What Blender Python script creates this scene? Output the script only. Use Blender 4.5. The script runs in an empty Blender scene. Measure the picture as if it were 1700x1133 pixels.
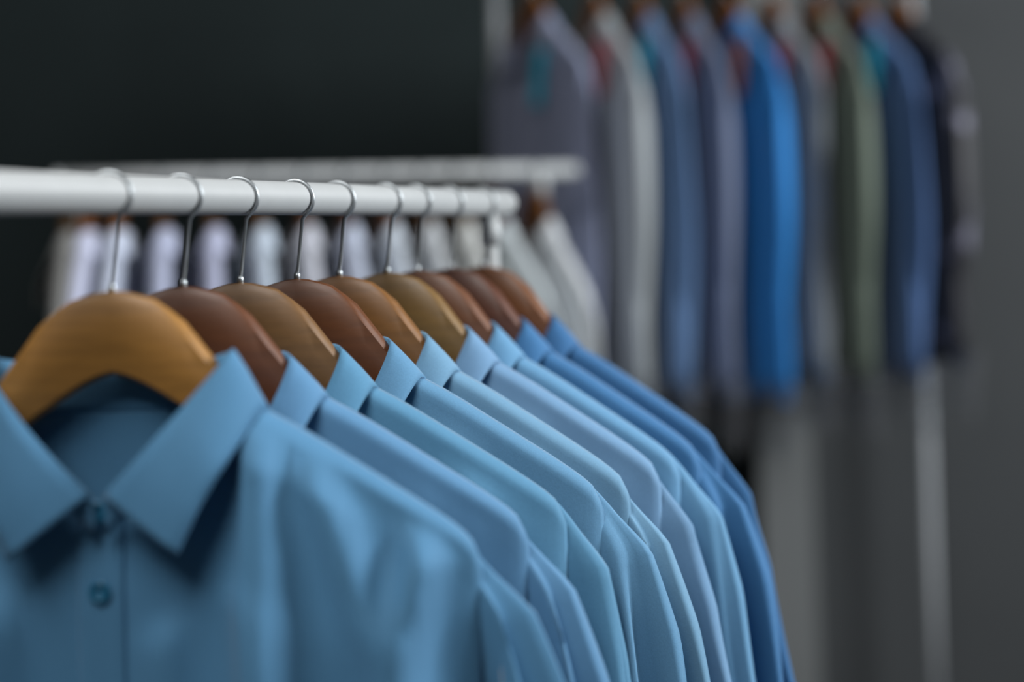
import bpy, math, random
from mathutils import Matrix, Vector

# ------------------------------------------------------------------ camera, world, light, exposure
scene = bpy.context.scene
COL = scene.collection
EYE = 1.20
cam_d = bpy.data.cameras.new('camera')
cam_d.lens = 50.0
cam_d.sensor_width = 36.0
cam_d.shift_y = -163.5 / 1700.0
cam_d.clip_start = 0.02
cam_d.dof.use_dof = True
cam_d.dof.focus_distance = 1.08
cam_d.dof.aperture_fstop = 1.4
cam = bpy.data.objects.new('camera', cam_d)
COL.objects.link(cam)
cam.matrix_world = Matrix.Translation((0, 0, EYE)) @ Matrix.Rotation(math.radians(90), 4, 'X') @ Matrix.Rotation(math.radians(-2.0), 4, 'Z')
scene.camera = cam

world = bpy.data.worlds.new('world')
scene.world = world
world.use_nodes = True
world.node_tree.nodes['Background'].inputs[0].default_value = (0.88, 0.94, 1.0, 1)
world.node_tree.nodes['Background'].inputs[1].default_value = 0.045

def area(name, loc, target, sx, sy, power, color):
    l = bpy.data.lights.new(name, 'AREA')
    l.shape = 'RECTANGLE'; l.size = sx; l.size_y = sy; l.energy = power; l.color = color
    o = bpy.data.objects.new(name, l); COL.objects.link(o)
    o.location = loc
    o.rotation_euler = (Vector(target) - Vector(loc)).to_track_quat('-Z', 'Y').to_euler()
    return o
area('window_light', (2.35, 1.25, 2.15), (0.1, 1.7, 1.05), 1.0, 1.0, 125, (0.95, 0.98, 1.0))
area('fill_light', (-0.5, 0.12, 2.3), (-0.1, 1.2, 1.05), 0.8, 0.8, 24, (1.0, 0.99, 0.97))  # added soft fill over the camera for the near shirt fronts

vs = scene.view_settings
vs.view_transform = 'Standard'
vs.look = 'None'
vs.exposure = 0.0
vs.gamma = 1.0
vs.use_curve_mapping = False

# ------------------------------------------------------------------ materials
def lin(c):
    return tuple(((v / 255) / 12.92 if v / 255 <= 0.04045 else ((v / 255 + 0.055) / 1.055) ** 2.4) for v in c)

def base_mat(name, col, rough=0.6, metal=0.0):
    m = bpy.data.materials.new(name); m.use_nodes = True
    nt = m.node_tree; b = nt.nodes['Principled BSDF']
    b.inputs['Base Color'].default_value = (*col, 1)
    b.inputs['Roughness'].default_value = rough
    b.inputs['Metallic'].default_value = metal
    return m, nt, b

def mottled(nt, b, col, scale, amt, stretch=(1, 1, 1), bump=0.0, detail=4):
    tc = nt.nodes.new('ShaderNodeTexCoord')
    mp = nt.nodes.new('ShaderNodeMapping'); mp.inputs['Scale'].default_value = stretch
    nz = nt.nodes.new('ShaderNodeTexNoise'); nz.inputs['Scale'].default_value = scale; nz.inputs['Detail'].default_value = detail
    rp = nt.nodes.new('ShaderNodeValToRGB')
    rp.color_ramp.elements[0].position = 0.3; rp.color_ramp.elements[1].position = 0.7
    rp.color_ramp.elements[0].color = (*[v * (1 - amt) for v in col], 1)
    rp.color_ramp.elements[1].color = (*[min(1, v * (1 + amt)) for v in col], 1)
    nt.links.new(tc.outputs['Object'], mp.inputs[0]); nt.links.new(mp.outputs[0], nz.inputs[0])
    nt.links.new(nz.outputs['Fac'], rp.inputs[0]); nt.links.new(rp.outputs[0], b.inputs['Base Color'])
    if bump:
        bp = nt.nodes.new('ShaderNodeBump'); bp.inputs['Strength'].default_value = bump; bp.inputs['Distance'].default_value = 0.002
        nt.links.new(nz.outputs['Fac'], bp.inputs['Height']); nt.links.new(bp.outputs[0], b.inputs['Normal'])

def fabric(name, col, trans=0.18, rough=0.75, sheen=0.25):
    """woven cotton: fine weave bump, a little light passing through the cloth"""
    m, nt, b = base_mat(name, col, rough)
    mottled(nt, b, col, 900, 0.06, bump=0.04, detail=1)
    b.inputs['Sheen Weight'].default_value = sheen
    b.inputs['Sheen Roughness'].default_value = 0.4
    b.inputs['Specular IOR Level'].default_value = 0.25
    tr = nt.nodes.new('ShaderNodeBsdfTranslucent'); tr.inputs[0].default_value = (*col, 1)
    mx = nt.nodes.new('ShaderNodeMixShader'); mx.inputs[0].default_value = trans
    out = nt.nodes['Material Output']
    nt.links.new(b.outputs[0], mx.inputs[1]); nt.links.new(tr.outputs[0], mx.inputs[2]); nt.links.new(mx.outputs[0], out.inputs[0])
    return m

def striped_fabric(name, col, col2, scale):
    m, nt, b = base_mat(name, col, 0.8)
    tc = nt.nodes.new('ShaderNodeTexCoord')
    wv = nt.nodes.new('ShaderNodeTexWave'); wv.inputs['Scale'].default_value = scale; wv.bands_direction = 'X'
    rp = nt.nodes.new('ShaderNodeValToRGB')
    rp.color_ramp.elements[0].position = 0.45; rp.color_ramp.elements[1].position = 0.6
    rp.color_ramp.elements[0].color = (*col, 1); rp.color_ramp.elements[1].color = (*col2, 1)
    nt.links.new(tc.outputs['Object'], wv.inputs[0]); nt.links.new(wv.outputs['Fac'], rp.inputs[0]); nt.links.new(rp.outputs[0], b.inputs['Base Color'])
    return m

def spotted_fabric(name, col, col2, scale):
    m, nt, b = base_mat(name, col, 0.6)
    tc = nt.nodes.new('ShaderNodeTexCoord')
    nz = nt.nodes.new('ShaderNodeTexNoise'); nz.inputs['Scale'].default_value = scale; nz.inputs['Detail'].default_value = 2
    rp = nt.nodes.new('ShaderNodeValToRGB')
    rp.color_ramp.elements[0].position = 0.57; rp.color_ramp.elements[1].position = 0.66
    rp.color_ramp.elements[0].color = (*col, 1); rp.color_ramp.elements[1].color = (*col2, 1)
    nt.links.new(tc.outputs['Object'], nz.inputs[0]); nt.links.new(nz.outputs['Fac'], rp.inputs[0]); nt.links.new(rp.outputs[0], b.inputs['Base Color'])
    return m

def wood(name, col):
    m, nt, b = base_mat(name, col, 0.5)
    mottled(nt, b, (col[0] * 1.15, col[1] * 1.02, col[2] * 0.66), 22, 0.16, stretch=(1.2, 9, 9), bump=0.05, detail=6)
    b.inputs['Coat Weight'].default_value = 0.08
    b.inputs['Coat Roughness'].default_value = 0.3
    return m

M_GREYMETAL, nt, b = base_mat('grey_lacquered_metal', (0.38, 0.40, 0.42), 0.4); mottled(nt, b, (0.38, 0.40, 0.42), 60, 0.03)
M_LACQUER, nt, b = base_mat('white_lacquered_metal', (0.36, 0.375, 0.38), 0.5); mottled(nt, b, (0.36, 0.375, 0.38), 60, 0.02)
M_CAP, nt, b = base_mat('white_plastic', (0.36, 0.375, 0.38), 0.5); mottled(nt, b, (0.36, 0.375, 0.38), 60, 0.02)
M_STEEL, nt, b = base_mat('brushed_steel', (0.40, 0.43, 0.45), 0.42, 1.0)
M_DWALL, nt, b = base_mat('charcoal_wall_paint', (0.03, 0.037, 0.04), 0.85); mottled(nt, b, (0.0165, 0.0235, 0.0245), 3, 0.10, bump=0.05)
M_DWALL.node_tree.nodes['Principled BSDF'].inputs['Specular IOR Level'].default_value = 0.12
M_GWALL, nt, b = base_mat('grey_wall_paint', (0.22, 0.23, 0.235), 0.85); mottled(nt, b, (0.044, 0.0475, 0.050), 2.5, 0.05, bump=0.05)
M_GWALL.node_tree.nodes['Principled BSDF'].inputs['Specular IOR Level'].default_value = 0.2
M_PALE_STRIP, nt, b = base_mat('light_grey_strip', (0.17, 0.18, 0.18), 0.8); mottled(nt, b, (0.115, 0.122, 0.123), 2.5, 0.05, bump=0.05)
M_FLOOR, nt, b = base_mat('dark_floor', (0.05, 0.05, 0.05), 0.6); mottled(nt, b, (0.06, 0.06, 0.06), 5, 0.2, bump=0.05)
M_BASE, nt, b = base_mat('dark_skirting', (0.025, 0.025, 0.026), 0.5); mottled(nt, b, (0.03, 0.03, 0.031), 8, 0.1)
M_BUTTON, nt, b = base_mat('blue_button', lin((30, 96, 128)), 0.3); mottled(nt, b, lin((30, 96, 128)), 300, 0.08)
M_BUTTON_W, nt, b = base_mat('pearl_button', (0.5, 0.5, 0.48), 0.3); mottled(nt, b, (0.5, 0.5, 0.48), 300, 0.08)
M_THREAD, nt, b = base_mat('thread', lin((80, 130, 165)), 0.8); mottled(nt, b, lin((80, 130, 165)), 500, 0.1)

def film_mat():
    m = bpy.data.materials.new('clear_plastic_film'); m.use_nodes = True
    nt = m.node_tree; nt.nodes.remove(nt.nodes['Principled BSDF'])
    tp = nt.nodes.new('ShaderNodeBsdfTransparent'); tp.inputs[0].default_value = (0.93, 0.94, 0.95, 1)
    gl = nt.nodes.new('ShaderNodeBsdfGlossy'); gl.inputs[0].default_value = (0.9, 0.9, 0.92, 1); gl.inputs[1].default_value = 0.25
    df = nt.nodes.new('ShaderNodeBsdfDiffuse'); df.inputs[0].default_value = (0.5, 0.5, 0.52, 1)
    m1 = nt.nodes.new('ShaderNodeMixShader'); m1.inputs[0].default_value = 0.4
    m2 = nt.nodes.new('ShaderNodeMixShader'); m2.inputs[0].default_value = 0.14
    nt.links.new(gl.outputs[0], m1.inputs[1]); nt.links.new(df.outputs[0], m1.inputs[2])
    nt.links.new(tp.outputs[0], m2.inputs[1]); nt.links.new(m1.outputs[0], m2.inputs[2])
    nt.links.new(m2.outputs[0], nt.nodes['Material Output'].inputs[0])
    return m
M_FILM = film_mat()

# ------------------------------------------------------------------ helpers
def mesh_obj(name, verts, faces, mat, parent=None, smooth=True, solid=0.0):
    me = bpy.data.meshes.new(name)
    me.from_pydata(verts, [], faces); me.update()
    if smooth:
        me.polygons.foreach_set('use_smooth', [True] * len(me.polygons))
    me.materials.append(mat)
    o = bpy.data.objects.new(name, me); COL.objects.link(o)
    if parent: o.parent = parent
    if solid:
        s = o.modifiers.new('thickness', 'SOLIDIFY'); s.thickness = solid; s.offset = 0
    return o

def empty(name, loc, rz=0.0):
    o = bpy.data.objects.new(name, None); COL.objects.link(o)
    o.location = loc; o.rotation_euler = (0, 0, rz); o.empty_display_size = 0.05
    return o

def tag(o, label, cat, group=None):
    o['label'] = label; o['category'] = cat
    if group: o['group'] = group

def struct(o, label):
    o['kind'] = 'structure'; o['label'] = label

def grid_faces(nr, nc, wrap=False, base=0):
    fs = []
    for i in range(nr - 1):
        for j in range(nc if wrap else nc - 1):
            k = (j + 1) % nc
            fs.append((base + i * nc + j, base + i * nc + k, base + (i + 1) * nc + k, base + (i + 1) * nc + j))
    return fs

def tube(path, r, n=12, cap=True):
    """tube along a list of points; r is a radius or a list of radii"""
    pts = [Vector(p) for p in path]
    rr = r if isinstance(r, list) else [r] * len(pts)
    vs, up = [], None
    for i, p in enumerate(pts):
        t = (pts[min(i + 1, len(pts) - 1)] - pts[max(i - 1, 0)]).normalized()
        if up is None:
            up = Vector((0, 0, 1)) if abs(t.z) < 0.9 else Vector((1, 0, 0))
        s = t.cross(up).normalized(); up = s.cross(t).normalized()
        for k in range(n):
            a = 2 * math.pi * k / n
            vs.append(tuple(p + rr[i] * (math.cos(a) * s + math.sin(a) * up)))
    fs = grid_faces(len(pts), n, True)
    if cap:
        fs.append(tuple(range(n - 1, -1, -1))); fs.append(tuple((len(pts) - 1) * n + k for k in range(n)))
    return vs, fs

def box(x0, x1, y0, y1, z0, z1):
    v = [(x, y, z) for x in (x0, x1) for y in (y0, y1) for z in (z0, z1)]
    f = [(0, 1, 3, 2), (4, 6, 7, 5), (0, 4, 5, 1), (2, 3, 7, 6), (0, 2, 6, 4), (1, 5, 7, 3)]
    return v, f

def interp(x, pts):
    if x <= pts[0][0]: return pts[0][1]
    for (a, va), (b_, vb) in zip(pts, pts[1:]):
        if x <= b_:
            t = (x - a) / (b_ - a)
            return va + (vb - va) * t
    return pts[-1][1]

def catmull(pts, n):
    """n samples of a Catmull-Rom curve through the points"""
    P = [Vector(p) for p in pts]; m = len(P) - 1; out = []
    for i in range(n):
        u = i / (n - 1) * m; k = min(int(u), m - 1); t = u - k
        p0 = P[k - 1] if k else 2 * P[0] - P[1]
        p1, p2 = P[k], P[k + 1]
        p3 = P[k + 2] if k + 2 <= m else 2 * P[m] - P[m - 1]
        out.append(0.5 * ((2 * p1) + (p2 - p0) * t + (2 * p0 - 5 * p1 + 4 * p2 - p3) * t * t + (3 * p1 - p0 - 3 * p2 + p3) * t ** 3))
    return out

# ------------------------------------------------------------------ setting
WALL_Y = 3.40
CORNER = 0.56
def slab(name, dims, mat, label):
    v, f = box(*dims); o = mesh_obj(name, v, f, mat, smooth=False); struct(o, label); return o
slab('floor', (-3.2, 4.2, -1.5, 3.6, -0.1, 0.0), M_FLOOR, 'dark shop floor below the racks')
slab('wall_back', (-3.2, CORNER, WALL_Y, WALL_Y + 0.15, 0, 2.9), M_DWALL, 'charcoal painted wall behind the racks')
slab('wall_right', (CORNER, 4.2, WALL_Y - 0.06, WALL_Y + 0.15, 0, 2.9), M_GWALL, 'grey painted wall behind the right rack')
slab('pale_strip_1', (CORNER, CORNER + 0.125, WALL_Y - 0.075, WALL_Y - 0.06, 0, 2.9), M_PALE_STRIP, 'lighter grey strip where the charcoal wall ends')  # paler raised strip along the left end of the grey wall
slab('baseboard_back', (-3.2, CORNER, WALL_Y - 0.015, WALL_Y, 0, 0.09), M_BASE, 'dark skirting along the charcoal wall')
slab('baseboard_right', (CORNER + 0.125, 4.2, WALL_Y - 0.073, WALL_Y - 0.06, 0, 0.09), M_BASE, 'dark skirting along the grey wall')

# ------------------------------------------------------------------ garment racks
def rack(name, a, b_, r, label, posts, over=0.03, post_r=0.008, back=0.0, metal=None):
    M_WHITE = metal or M_LACQUER
    """a, b_: rail ends in world space; posts: distances along the rail where uprights stand"""
    a, b_ = Vector(a), Vector(b_)
    d = (b_ - a); L = d.length; u = d / L
    root = empty(name, (a.x, a.y, 0), math.atan2(u.y, u.x))
    z = a.z
    pr = [(s, 0, z) for s in [0, L * .25, L * .5, L * .75, L]]
    v, f = tube(pr, r, 28); mesh_obj('rail', v, f, M_WHITE, root)
    for s0, sg in ((0, -1), (L, 1)):
        prof = [(0, r * 1.02), (0.004, r * 1.03), (0.008, r * 0.92), (0.0115, r * 0.6), (0.013, r * 0.12)]
        v, f = tube([(s0 + sg * (t - 0.003), 0, z) for t, _ in prof], [q for _, q in prof], 24)
        mesh_obj('end_cap', v, f, M_CAP, root)
    for s in posts:
        top = z - r * 0.9 if not back else z + 0.05
        v, f = tube([(s, back, 0.045), (s, back, 0.5), (s, back, top)], post_r, 16)
        p = mesh_obj('post', v, f, M_WHITE, root)
        if back:
            v, f = tube([(s, 0, z), (s, back * 0.5, z), (s, back, z)], post_r * 0.8, 14)
            mesh_obj('arm', v, f, M_WHITE, root)
        else:
            v, f = tube([(s, 0, top - 0.03), (s, 0, top - 0.004)], post_r * 1.25, 16)
            mesh_obj('collar_ring', v, f, M_CAP, p)
        v, f = tube([(s, back - 0.24, 0.035), (s, back, 0.035), (s, back + 0.24, 0.035)], post_r * 1.2, 14)
        mesh_obj('foot_bar', v, f, M_WHITE, root)
        for yy in (-0.22, 0.22):
            v, f = tube([(s, back + yy, 0.0), (s, back + yy, 0.012), (s, back + yy, 0.03)], [0.016, 0.016, 0.011], 14)
            mesh_obj('foot', v, f, M_CAP, root)
    if len(posts) > 1:
        v, f = tube([(posts[0], back, 0.06), ((posts[0] + posts[-1]) / 2, back, 0.06), (posts[-1], back, 0.06)], post_r, 14)
        mesh_obj('base_rail', v, f, M_WHITE, root)
    return tag(root, label, 'clothes rack')

U1 = Vector((0.4288, 0.9034, 0)); R1 = Vector((-0.298, 0.83, 1.24))          # front rail
rack('garment_rack', R1 - 0.27 * U1, R1 + 0.680 * U1, 0.013, 'nearest white rack whose thick rail carries the blue shirts', [0.02, 0.915])
A2, B2 = Vector((-0.667, 2.10, 1.319)), Vector((0.108, 2.40, 1.319))           # middle rail
L2 = (B2 - A2).length; U2 = (B2 - A2) / L2
rack('garment_rack', A2, B2, 0.0108, 'middle white rack with thin rail behind the blue shirts', [0.03, L2 - 0.06])
A3, B3 = Vector((-0.06, 2.70, 1.742)), Vector((0.988, 3.0, 1.742))            # tall rail at the grey wall
L3 = (B3 - A3).length; U3 = (B3 - A3) / L3
rack('garment_rack', A3, B3, 0.0125, 'tall rack of coloured shirts standing by the grey wall', [0.10, L3 - 0.025], post_r=0.0115, back=0.19, metal=M_GREYMETAL)

# ------------------------------------------------------------------ hanger
ROD_TO_TOP = 0.0622   # from rail centre down to the top of the wood, for a 13 mm rail
HTOP = [(0, 0.0), (0.012, -0.001), (0.028, -0.006), (0.045, -0.019), (0.063, -0.043), (0.080, -0.066), (0.098, -0.086), (0.13, -0.112), (0.17, -0.139), (0.20, -0.160), (0.212, -0.172)]
HBOT = [(0, -0.054), (0.012, -0.057), (0.028, -0.066), (0.045, -0.077), (0.063, -0.089), (0.080, -0.101), (0.098, -0.113), (0.13, -0.136), (0.17, -0.161), (0.20, -0.180), (0.212, -0.184)]

def make_hanger(loc, rz, mat, label, group, rail_r, detail=True, drop=ROD_TO_TOP):
    root = empty('wooden_hanger', loc, rz)
    n = 11 if detail else 8
    xs = [0.203 * (i / (2 * n)) for i in range(2 * n + 1)]
    for sg in (-1, 1):
        vs = []
        for x in xs:
            t, bt = interp(x, HTOP), interp(x, HBOT)
            if x > 0.185: t, bt = t - 0.004 * (x - 0.185) / 0.018, bt + 0.003 * (x - 0.185) / 0.018
            h = t - bt; yc = -0.03 * x + 0.12 * x * x
            w = 0.0085 + 0.008 * x
            ring = [(0.00, 1.0), (-0.6, 0.985), (-0.92, 0.90), (-1.0, 0.62), (-1.06, 0.52), (-0.9, 0.30), (-0.62, 0.06), (0, 0.0), (0.62, 0.06), (0.95, 0.2), (1.0, 0.75), (0.6, 0.985)]
            for ry, rzv in ring:
                vs.append((sg * x, yc + ry * w, bt + rzv * h))
        m = 12
        fs = grid_faces(len(xs), m, True) + [tuple(range(m)), tuple((len(xs) - 1) * m + k for k in range(m))]
        o = mesh_obj('arm', vs, fs, mat, root)
        o.data.polygons.foreach_set('use_smooth', [True] * len(o.data.polygons))
        o.data.update()
        e = o.modifiers.new('edges', 'EDGE_SPLIT'); e.split_angle = math.radians(40)
    # hook: a question mark that rests on the rail
    R = 0.0150; wr = 0.0014
    cz = drop + rail_r + wr - R
    path = [(0, 0, -0.004), (0, 0, 0.003), (0.0012, 0, max(0.004, 0.010 if drop > 0.05 else 0.004)), (0.006, 0, cz - R * 1.02)]
    for k in range(0, 20):
        a = math.radians(-32 + k * 12.0)
        path.append((R * math.cos(a), 0, cz + R * math.sin(a)))
    v, f = tube(path, wr, 8)
    mesh_obj('hook', v, f, M_STEEL, root)
    v, f = tube([(0, 0, -0.002), (0, 0, 0.003), (0, 0, 0.005)], [0.0026, 0.0026, 0.0018], 12)
    mesh_obj('ferrule', v, f, M_STEEL, root)
    tag(root, label, 'hanger', group)
    return root

# ------------------------------------------------------------------ shirt
ZSH = [(0, -0.066), (0.05, -0.067), (0.083, -0.071), (0.12, -0.092), (0.16, -0.118), (0.195, -0.141), (0.215, -0.155), (0.226, -0.165), (0.232, -0.182)]
NECK_F = [(0, -0.148), (0.012, -0.144), (0.03, -0.124), (0.054, -0.096), (0.083, -0.071)]
NECK_B = [(0, -0.080), (0.03, -0.080), (0.06, -0.077), (0.083, -0.071)]
XN = 0.083
FOLD = [(0.004, -0.042, -0.124), (0.029, -0.041, -0.098), (0.053, -0.034, -0.072), (0.079, -0.016, -0.041), (0.070, 0.006, -0.043), (0.045, 0.018, -0.049), (0.0, 0.023, -0.052)]
FOLD_N = [(0.004, -0.038, -0.138), (0.028, -0.037, -0.120), (0.054, -0.030, -0.098), (0.073, -0.014, -0.058), (0.068, 0.004, -0.048), (0.043, 0.016, -0.049), (0.0, 0.020, -0.051)]
OUT = [(0.050, -0.052, -0.160), (0.063, -0.049, -0.133), (0.078, -0.039, -0.107), (0.094, -0.012, -0.079), (0.094, 0.014, -0.086), (0.055, 0.025, -0.090), (0.0, 0.030, -0.092)]
BASE = [(0.003, -0.036, -0.150), (0.030, -0.035, -0.124), (0.054, -0.027, -0.096), (0.083, -0.006, -0.074), (0.076, 0.007, -0.076), (0.045, 0.014, -0.080), (0.0, 0.018, -0.082)]

def make_shirt(loc, rz, mat, label, group, seed, hem=-0.76, thick=1.0, res=1.0, ridges=(), buttons=0, bmat=None,
               tag_mat=None, tag_tilt=0.0, tag_x=0.14, tag_z=-0.104, film=False, front_extra=0.0, spread=1.0, width=1.0, fold_amp=1.0, name='dress_shirt', open_collar=False, sleeve_flare=0.20):
    rnd = random.Random(seed)
    root = empty(name, loc, rz)
    W0 = 0.232
    nx = max(8, int(13 * res)); nz = max(14, int(46 * res))
    half = [XN * i / max(4, int(6 * res)) for i in range(max(4, int(6 * res)))] + [XN + (W0 - XN) * (1 - (1 - i / nx) ** 1.5) for i in range(nx + 1)]
    xs = [-x for x in reversed(half[1:])] + half
    drapes = [(rnd.uniform(18, 46), rnd.uniform(0, 6.28), rnd.uniform(0.002, 0.0055), rnd.uniform(-4, 4)) for _ in range(4)]
    rr = list(ridges)
    for _ in range(5):   # folds falling from the shoulder
        sx = rnd.choice((-1, 1)) * rnd.uniform(0.09, 0.2); z0 = interp(abs(sx), ZSH) - 0.03
        rr.append((sx, z0, sx * rnd.uniform(0.7, 1.1), z0 - rnd.uniform(0.15, 0.4), rnd.uniform(0.008, 0.016), rnd.uniform(0.002, 0.006)))
    def folds(x, z, back):
        v = 0.0
        ramp = min(1.0, max(0.0, (-0.13 - z) / 0.30))
        for k, ph, a, sl in drapes:
            v += a * fold_amp * ramp * math.sin(k * x + ph + sl * z + (2.0 if back else 0))
        if not back:
            for x0, z0, x1, z1, w, a in rr:
                dx, dz = x1 - x0, z1 - z0; L2_ = dx * dx + dz * dz
                t = ((x - x0) * dx + (z - z0) * dz) / L2_
                tc = min(1, max(0, t)); ex, ez = x - x0 - tc * dx, z - z0 - tc * dz
                d2 = ex * ex + ez * ez; ww = w * (0.7 + 0.9 * tc)
                v += a * math.exp(-d2 / (2 * ww * ww)) * (1 - 0.35 * tc)
        return v
    def wscale(z):
        return interp(-z, [(0.2, 1.0), (0.40, 0.975), (0.55, 0.97), (0.8, 1.03)])
    def yfront(x, z):
        ax = abs(x); q = min(1, max(0, (interp(ax, ZSH) - z) / 0.009))
        p = math.sqrt(max(0, 1 - (1 - q) ** 2))
        sf = max(0.0, 1 - (ax / W0) ** 8) ** 0.5 * 0.9 + 0.1
        T = 0.0145 * max(thick, 0.9) + 0.011 * min(1, max(0, interp(ax, ZSH) - z) / 0.12) * (1 - 0.5 * (ax / W0) ** 4) * thick
        T += front_extra * min(1, max(0, (-z - 0.12) / 0.25)) * max(0, 1 - (ax / W0) ** 2)
        return -(T * p * sf) - folds(x, z, False) * min(1, max(0, interp(ax, ZSH) - z) / 0.03) * min(1, (1 - (ax / W0) ** 10) + 0.15)
    def yback(x, z):
        ax = abs(x); q = min(1, max(0, (interp(ax, ZSH) - z) / 0.009))
        p = math.sqrt(max(0, 1 - (1 - q) ** 2))
        sf = max(0.0, 1 - (ax / W0) ** 8) ** 0.5 * 0.9 + 0.1
        return (0.014 + 0.008 * min(1, max(0, interp(ax, ZSH) - z) / 0.10)) * thick * p * sf + folds(x, z, True) * 0.6 * q * sf
    # front and back panels in one body, closed along the shoulder and the sides
    vs, fs = [], []
    for back in (False, True):
        base = len(vs)
        for i in range(nz):
            t = i / (nz - 1); tt = t ** 1.7
            for x in xs:
                ax = abs(x)
                top = interp(ax, ZSH) if ax >= XN else interp(ax, NECK_B if back else NECK_F)
                z = top + (hem + (0.02 * math.cos(x / W0 * 3.14) * -1) - top) * tt
                y = yback(x, z) if back else yfront(x, z)
                vs.append((x * wscale(z) * width, y, z))
        f = grid_faces(nz, len(xs), False, base)
        fs += f if not back else [tuple(reversed(q)) for q in f]
    mesh_obj('body', vs, fs, mat, root, solid=0.0008)
    # sleeves
    for sg in (-1, 1):
        ns, na = max(16, int(40 * res)), max(12, int(28 * res))
        k1, k2, ph = rnd.choice((3, 4)), rnd.choice((5, 6)), rnd.uniform(0, 6.28)
        ysl = 0.007 * thick; vs = []; ztop = -0.150; zend = hem + 0.06
        cx0 = 0.192
        lastring = []
        for i in range(ns + 1):
            t = (i / ns) ** 1.6; z = ztop + (zend - ztop) * t; dz = ztop - z
            g = math.sqrt(min(1, dz / 0.055)) if dz < 0.055 else 1.0
            a = 0.052 * g * (1 - 0.35 * t); bb = (0.0120 * g) * thick * (1 - 0.2 * t)
            cx = cx0 + sleeve_flare * dz - 0.10 * max(0, dz - 0.3) ** 1.2 + (0.006 * math.sin(dz * 14 + ph))
            rmp = min(1, dz / 0.12)
            ring = []
            for k in range(na):
                th = 2 * math.pi * k / na
                w = 1 + rmp * (0.20 * math.sin(k1 * th + ph + 2.2 * dz) + 0.13 * math.sin(k2 * th - ph + 5 * dz)) * fold_amp
                ring.append((sg * (cx + a * w * math.cos(th)) * width, ysl + bb * w * math.sin(th) + thick * rmp * fold_amp * (0.0055 * math.sin(5.5 * math.cos(th) + ph + 3 * dz) + 0.0085 * (0.5 - abs(math.sin(2.7 * math.cos(th) + ph + 1.2 * dz)))), z - 0.010 * math.cos(th) * (1 if dz > 0.03 else dz / 0.03)))
            vs += ring; lastring = (cx, a, bb, z)
        f = grid_faces(ns + 1, na, True)
        if sg > 0: f = [tuple(reversed(q)) for q in f]
        s = mesh_obj('sleeve', vs, f, mat, root, solid=0.0008)
        cx, a, bb, z = lastring
        cv = []
        for zz, sc in ((z + 0.012, 1.04), (z + 0.006, 1.10), (z - 0.02, 1.06), (z - 0.058, 1.0), (z - 0.06, 0.9)):
            for k in range(na):
                th = 2 * math.pi * k / na
                cv.append((sg * (cx + a * sc * math.cos(th)) * width, ysl + bb * sc * math.sin(th), zz - 0.010 * math.cos(th)))
        mesh_obj('cuff', cv, grid_faces(5, na, True), mat, s, solid=0.0012)
    # collar leaf and stand
    n = max(14, int(34 * res))
    yo = lambda p: Vector((p.x * spread, p.y * (0.55 + 0.45 * thick), p.z))
    F = [yo(p) for p in catmull(FOLD if open_collar else FOLD_N, n)]; O = [yo(p) for p in catmull(OUT, n)]; B = [yo(p) for p in catmull(BASE, n)]
    ring = lambda C: [Vector(p) for p in C] + [Vector((-p.x, p.y, p.z)) for p in reversed(C[:-1])]
    F, O, B = ring(F), ring(O), ring(B)
    cols = len(F); rows = 7
    vs = []
    for i in range(rows):
        t = i / (rows - 1)
        for j in range(cols):
            p = F[j].lerp(O[j], t)
            out = Vector((p.x, p.y * 1.6, 0)); out.normalize()
            bul = (0.0025 * math.sin(math.pi * t) + 0.003 * (1 - (1 - t) ** 2)) * (0.35 + 0.65 * min(1, abs(p.y) / 0.03))
            vs.append(tuple(p + out * bul))
    mesh_obj('collar', vs, grid_faces(rows, cols), mat, root, solid=0.0016)
    vs = []
    for i in range(5):
        t = i / 4
        for j in range(cols):
            vs.append(tuple(F[j].lerp(B[j], t) * 1.0 + Vector((0, 0, 0))))
    mesh_obj('collar_stand', vs, grid_faces(5, cols), mat, root, solid=0.0014)
    # button placket
    if res > 0.5:
        pc, ph_ = -0.004, 0.0145
        cx_ = [-1, -1, -0.9, -0.5, 0, 0.5, 0.9, 1, 1]; of = [0.001, -0.002, -0.0034, -0.0034, -0.0034, -0.0034, -0.0034, -0.002, 0.001]
        vs = []; rows = 40
        for i in range(rows):
            z = -0.141 + (hem + 0.02 + 0.141) * i / (rows - 1)
            for c, o_ in zip(cx_, of):
                x = pc + c * ph_
                vs.append((x * width, yfront(x, z) + o_, z))
        pk = mesh_obj('placket', vs, grid_faces(rows, len(cx_)), mat, root)
        for k in range(buttons):
            z = (-0.136 if k == 0 else -0.094 - 0.092 * k)
            x = pc; y = yfront(x, z) - 0.0034 - (0.006 if k == 0 else 0.0)
            bv = []; nb = 18; prof = [(0.0, 0.0), (0.0064, 0.0), (0.0070, -0.0012), (0.0066, -0.0024), (0.0052, -0.0026), (0.0045, -0.0017), (0.0004, -0.0017)]
            for rad, yy in prof:
                for q in range(nb):
                    an = 2 * math.pi * q / nb
                    bv.append((x + rad * math.cos(an), y + yy, z + rad * math.sin(an)))
            bt = mesh_obj('button', bv, grid_faces(len(prof), nb, True), bmat or M_BUTTON, root)
            tv, tf = box(x - 0.0018, x + 0.0018, y - 0.0024, y - 0.0012, z - 0.0004, z + 0.0004)
            tv2, tf2 = box(x - 0.0004, x + 0.0004, y - 0.0024, y - 0.0012, z - 0.0018, z + 0.0018)
            mesh_obj('thread', tv + tv2, tf + [tuple(i + 8 for i in q) for q in tf2], M_THREAD, bt, smooth=False)
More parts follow.
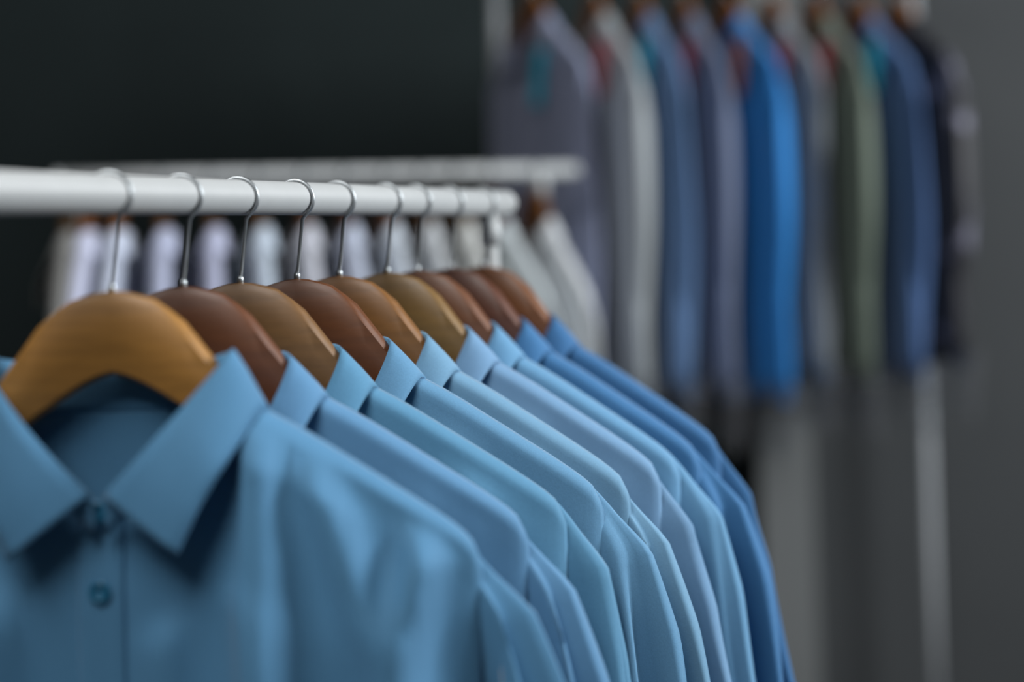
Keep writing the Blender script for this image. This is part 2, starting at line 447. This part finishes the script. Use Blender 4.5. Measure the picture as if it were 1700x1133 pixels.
    # paper tag pinned at the collar
    if tag_mat:
        tw, thh, td = 0.021, 0.105, 0.0008
        prof = [(-tw, -thh), (tw, -thh), (tw, -0.012), (tw * 0.55, 0), (-tw * 0.55, 0), (-tw, -0.012)]
        ca, sa = math.cos(tag_tilt), math.sin(tag_tilt)
        vs = []
        for yy in (-td, td):
            for px, pz in prof:
                X = px * ca - pz * sa; Z = px * sa + pz * ca
                X += tag_x; Z += tag_z
                vs.append((X, -0.038 + 0.02 * (Z - tag_z) + yy, Z))
        fs = [tuple(range(5, -1, -1)), tuple(range(6, 12))] + [(k, (k + 1) % 6, 6 + (k + 1) % 6, 6 + k) for k in range(6)]
        mesh_obj('tag', vs, fs, tag_mat, root, smooth=False)
        v, f = tube([(tag_x, -0.038, tag_z - 0.003), (tag_x - 0.008, -0.034, tag_z * 0.5 + 0.5 * interp(tag_x, ZSH)), (tag_x - 0.02, -0.012, interp(tag_x - 0.02, ZSH))], 0.0006, 6)
        mesh_obj('tag_string', v, f, M_CAP, root)
    # thin clear film hanging out below the hem
    if film:
        vs = []; na = 40; rows = 8
        for i in range(rows):
            t = i / (rows - 1); z = hem + 0.03 - 0.13 * t
            for k in range(na):
                th = 2 * math.pi * k / na
                w = 1 + 0.06 * math.sin(5 * th + seed + 3 * t) + 0.04 * math.sin(9 * th + 2 * seed)
                ex = abs(math.cos(th)) ** 0.6 * math.copysign(1, math.cos(th))
                vs.append((0.285 * ex * width * (1 - 0.10 * t) * (0.97 + 0.03 * w), 0.034 * thick * math.sin(th) * w * (1 - .3 * t), z + 0.008 * math.sin(3 * th + seed) * t))
        mesh_obj('plastic_cover', vs, grid_faces(rows, na, True), M_FILM, root)
    tag(root, label, 'shirt', group)
    return root

# ------------------------------------------------------------------ front rack: nine blue shirts
# distance along the rail, yaw (deg, clockwise from facing the camera), cloth, wood, label of the shirt, label of the hanger
FRONT = [  # mid-row cloth colours are lightened to carry the stronger light falling there
    (0.0927, 2, (106, 153, 194), (130, 97, 54), 'frontmost sky blue shirt with pointed collar and buttoned placket', 'frontmost honey brown wooden hanger, seen whole above the first collar'),
    (0.1650, 3, (116, 158, 200), (92, 54, 32), 'pale blue shirt second from the front of the row', 'reddish brown hanger second from the front'),
    (0.2305, 4, (112, 160, 197), (112, 84, 56), 'greenish light blue shirt third from the front', 'dull tan wooden hanger third from the front'),
    (0.3040, 8, (122, 164, 202), (94, 54, 23), 'lavender blue shirt fourth from the front of the row', 'deep chestnut hanger fourth from the front'),
    (0.3650, 12, (140, 175, 208), (118, 82, 42), 'light blue shirt in the middle of the blue row', 'golden brown hanger in the middle of the blue row'),
    (0.4420, 15, (142, 172, 210), (114, 90, 54), 'pale periwinkle shirt sixth from the front', 'olive tan hanger sixth from the front'),
    (0.4950, 17, (128, 171, 211), (100, 62, 40), 'bright light blue shirt third from the rail end', 'dusky brown hanger third from the rail end'),
    (0.5586, 20, (82, 132, 184), (82, 44, 29), 'medium blue shirt next to last on the front rail', 'dark mahogany hanger next to last on the front rail'),
    (0.6280, 23, (74, 122, 174), (108, 66, 34), 'deeper blue shirt hanging last at the rail end', 'brown hanger last on the front rail, nearest its end'),
]
R_FIRST = [  # folds of the frontmost shirt: x0, z0, x1, z1, width, height
    (0.098, -0.095, 0.102, -0.40, 0.010, 0.0319),
    (0.085, -0.19, 0.115, -0.30, 0.008, 0.0087),
    (0.128, -0.11, 0.185, -0.27, 0.009, 0.0203),
    (0.196, -0.165, 0.176, -0.30, 0.009, 0.0188),
    (0.205, -0.175, 0.180, -0.215, 0.008, 0.0116),
    (0.172, -0.30, 0.155, -0.45, 0.018, 0.0145),
    (-0.07, -0.20, -0.085, -0.40, 0.014, 0.0174),
    (0.035, -0.22, 0.03, -0.42, 0.012, 0.0116),
    (-0.12, -0.13, -0.15, -0.32, 0.012, 0.0145),
]
HZ = 1.24 - ROD_TO_TOP
for i, (s, yaw, c, w, lab, hlab) in enumerate(FRONT):
    p = R1 + s * U1
    rz = -math.radians(yaw)
    cloth = fabric('blue_cotton_%d' % i, tuple(v * k for v, k in zip(lin(c), (0.64, 0.80, 0.81))), trans=0.24)
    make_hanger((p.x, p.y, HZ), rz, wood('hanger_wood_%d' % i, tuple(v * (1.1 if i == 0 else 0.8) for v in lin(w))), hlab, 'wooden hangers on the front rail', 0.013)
    make_shirt((p.x, p.y, HZ), rz, cloth, lab, 'blue shirts on the front rail', 11 + i, hem=-0.78 + 0.01 * (i % 3), res=1.5 if i == 0 else 1.15,
               ridges=R_FIRST if i == 0 else (), buttons=6, front_extra=0.012 if i == 0 else 0.0, open_collar=(i == 0), fold_amp=1.6 if i == 0 else 1.35, thick=1.0 if i == 0 else 0.85)

# ------------------------------------------------------------------ middle rack: white and grey shirts seen from the side
MID = [  # pixel-measured places turned into distances along the rail; yaw; cloth; label
    (0.016, 78, (120, 120, 118), 'grey shirt at the left end of the middle rack'),
    (0.044, 80, (196, 200, 222), 'white shirt second from the left end of the middle rack'),
    (0.086, 80, (196, 204, 222), 'white shirt third from the left end of the middle rack'),
    (0.151, 78, (178, 184, 208), 'pale lavender shirt fourth from the left end of the middle rack'),
    (0.225, 78, (178, 182, 206), 'pale lavender shirt fifth from the left end of the middle rack'),
    (0.297, 77, (190, 202, 216), 'white shirt sixth from the left end of the middle rack'),
    (0.367, 77, (194, 196, 206), 'off-white shirt seventh from the left end of the middle rack'),
    (0.434, 76, (186, 194, 212), 'cool white shirt eighth from the left end of the middle rack'),
    (0.499, 75, (190, 198, 208), 'white shirt ninth from the left end of the middle rack'),
    (0.560, 74, (182, 186, 190), 'light grey shirt tenth from the left end of the middle rack'),
    (0.618, 72, (192, 194, 192), 'off-white shirt third from the right end of the middle rack'),
    (0.678, 68, (184, 192, 196), 'light grey shirt second from the right end of the middle rack'),
    (0.760, 72, (196, 200, 204), 'white shirt with sloping shoulder at the right end of the middle rack'),
]
for i, (s, yaw, c, lab) in enumerate(MID):
    p = A2 + s * U2; z = 1.319 - 0.032
    rz = -math.radians(yaw)
    wd = [(70, 52, 34), (118, 74, 44), (112, 72, 44), (84, 58, 40), (80, 56, 40), (92, 66, 44), (90, 58, 42), (86, 54, 40), (110, 72, 56), (96, 70, 46), (104, 84, 58), (98, 44, 30), (112, 74, 44)][i]
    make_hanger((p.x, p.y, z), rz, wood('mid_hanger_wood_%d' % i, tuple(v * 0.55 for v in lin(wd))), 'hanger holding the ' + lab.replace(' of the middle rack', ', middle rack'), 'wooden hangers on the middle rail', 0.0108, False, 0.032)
    make_shirt((p.x, p.y, z), rz, fabric('pale_cotton_%d' % i, lin(c), trans=0.12), lab, 'pale shirts on the middle rack', 51 + i, hem=-0.74, thick=0.6, sleeve_flare=0.03, res=0.55, bmat=M_BUTTON_W)

# ------------------------------------------------------------------ tall rack: coloured shirts with tags
def card(name, c):
    m, nt, b = base_mat(name, lin(c), 0.6); mottled(nt, b, lin(c), 200, 0.05); return m
T_TEAL, T_RED, T_ORANGE = card('teal_card', (10, 176, 208)), card('red_card', (176, 60, 72)), card('orange_card', (170, 92, 48))
TALL = [
    (0.120, 68, fabric('lavender_grey_cotton', lin((130, 137, 162)), 0.08), T_TEAL, 'lavender grey shirt with a large teal tag, left end of the tall rack', -0.76, 'hanger of the lavender grey shirt on the tall rack'),
    (0.246, 76, fabric('light_grey_cotton', lin((146, 152, 156)), 0.08), T_RED, 'light grey shirt between the lavender grey and dusty blue shirts', -0.77, 'hanger of the light grey shirt on the tall rack'),
    (0.340, 79, fabric('dusty_blue_cotton', lin((84, 112, 150)), 0.08), T_TEAL, 'dusty blue shirt with a dark teal tag beside the light grey shirt', -0.77, 'hanger of the dusty blue shirt on the tall rack'),
    (0.433, 81, fabric('slate_cotton', lin((92, 102, 126)), 0.08), T_RED, 'slate grey shirt left of the vivid blue shirt', -0.775, 'hanger of the slate grey shirt on the tall rack'),
    (0.526, 77, fabric('vivid_blue_cotton', lin((36, 112, 176)), 0.08), T_ORANGE, 'vivid blue shirt with an orange brown tag on the tall rack', -0.79, 'hanger of the vivid blue shirt on the tall rack'),
    (0.622, 80, fabric('mid_grey_cotton', lin((112, 118, 124)), 0.08), T_RED, 'mid grey shirt right of the vivid blue shirt', -0.755, 'hanger of the mid grey shirt on the tall rack'),
    (0.722, 82, fabric('olive_grey_cotton', lin((90, 100, 90)), 0.08), T_RED, 'olive grey shirt with a red tag on the tall rack', -0.77, 'hanger of the olive grey shirt on the tall rack'),
    (0.818, 79, fabric('navy_denim', lin((66, 92, 134)), 0.08), T_TEAL, 'navy denim shirt second from the right end of the tall rack', -0.77, 'hanger of the navy denim shirt on the tall rack'),
    (0.912, 79, spotted_fabric('black_print', lin((26, 26, 32)), lin((98, 98, 114)), 16), None, 'black patterned shirt at the right end of the tall rack', -0.745, 'hanger of the black patterned shirt on the tall rack'),
]
for i, (s, yaw, m, tg, lab, hem, hlab) in enumerate(TALL):
    p = A3 + s * U3; z = 1.742 - ROD_TO_TOP
    rz = -math.radians(yaw)
    make_hanger((p.x, p.y, z), rz, wood('tall_hanger_wood_%d' % i, lin((108, 70, 42))), hlab, 'wooden hangers on the tall rack', 0.0125, False)
    make_shirt((p.x, p.y, z), rz, m, lab, 'coloured shirts on the tall rack', 91 + i, hem=hem, thick=0.9, res=0.6, bmat=M_BUTTON_W, tag_mat=tg, tag_x=0.118 if i == 0 else 0.142, tag_z=-0.125 if i == 0 else -0.110, tag_tilt=-0.22 if i == 0 else 0.05 * (i % 3 - 1), film=True, sleeve_flare=0.03)
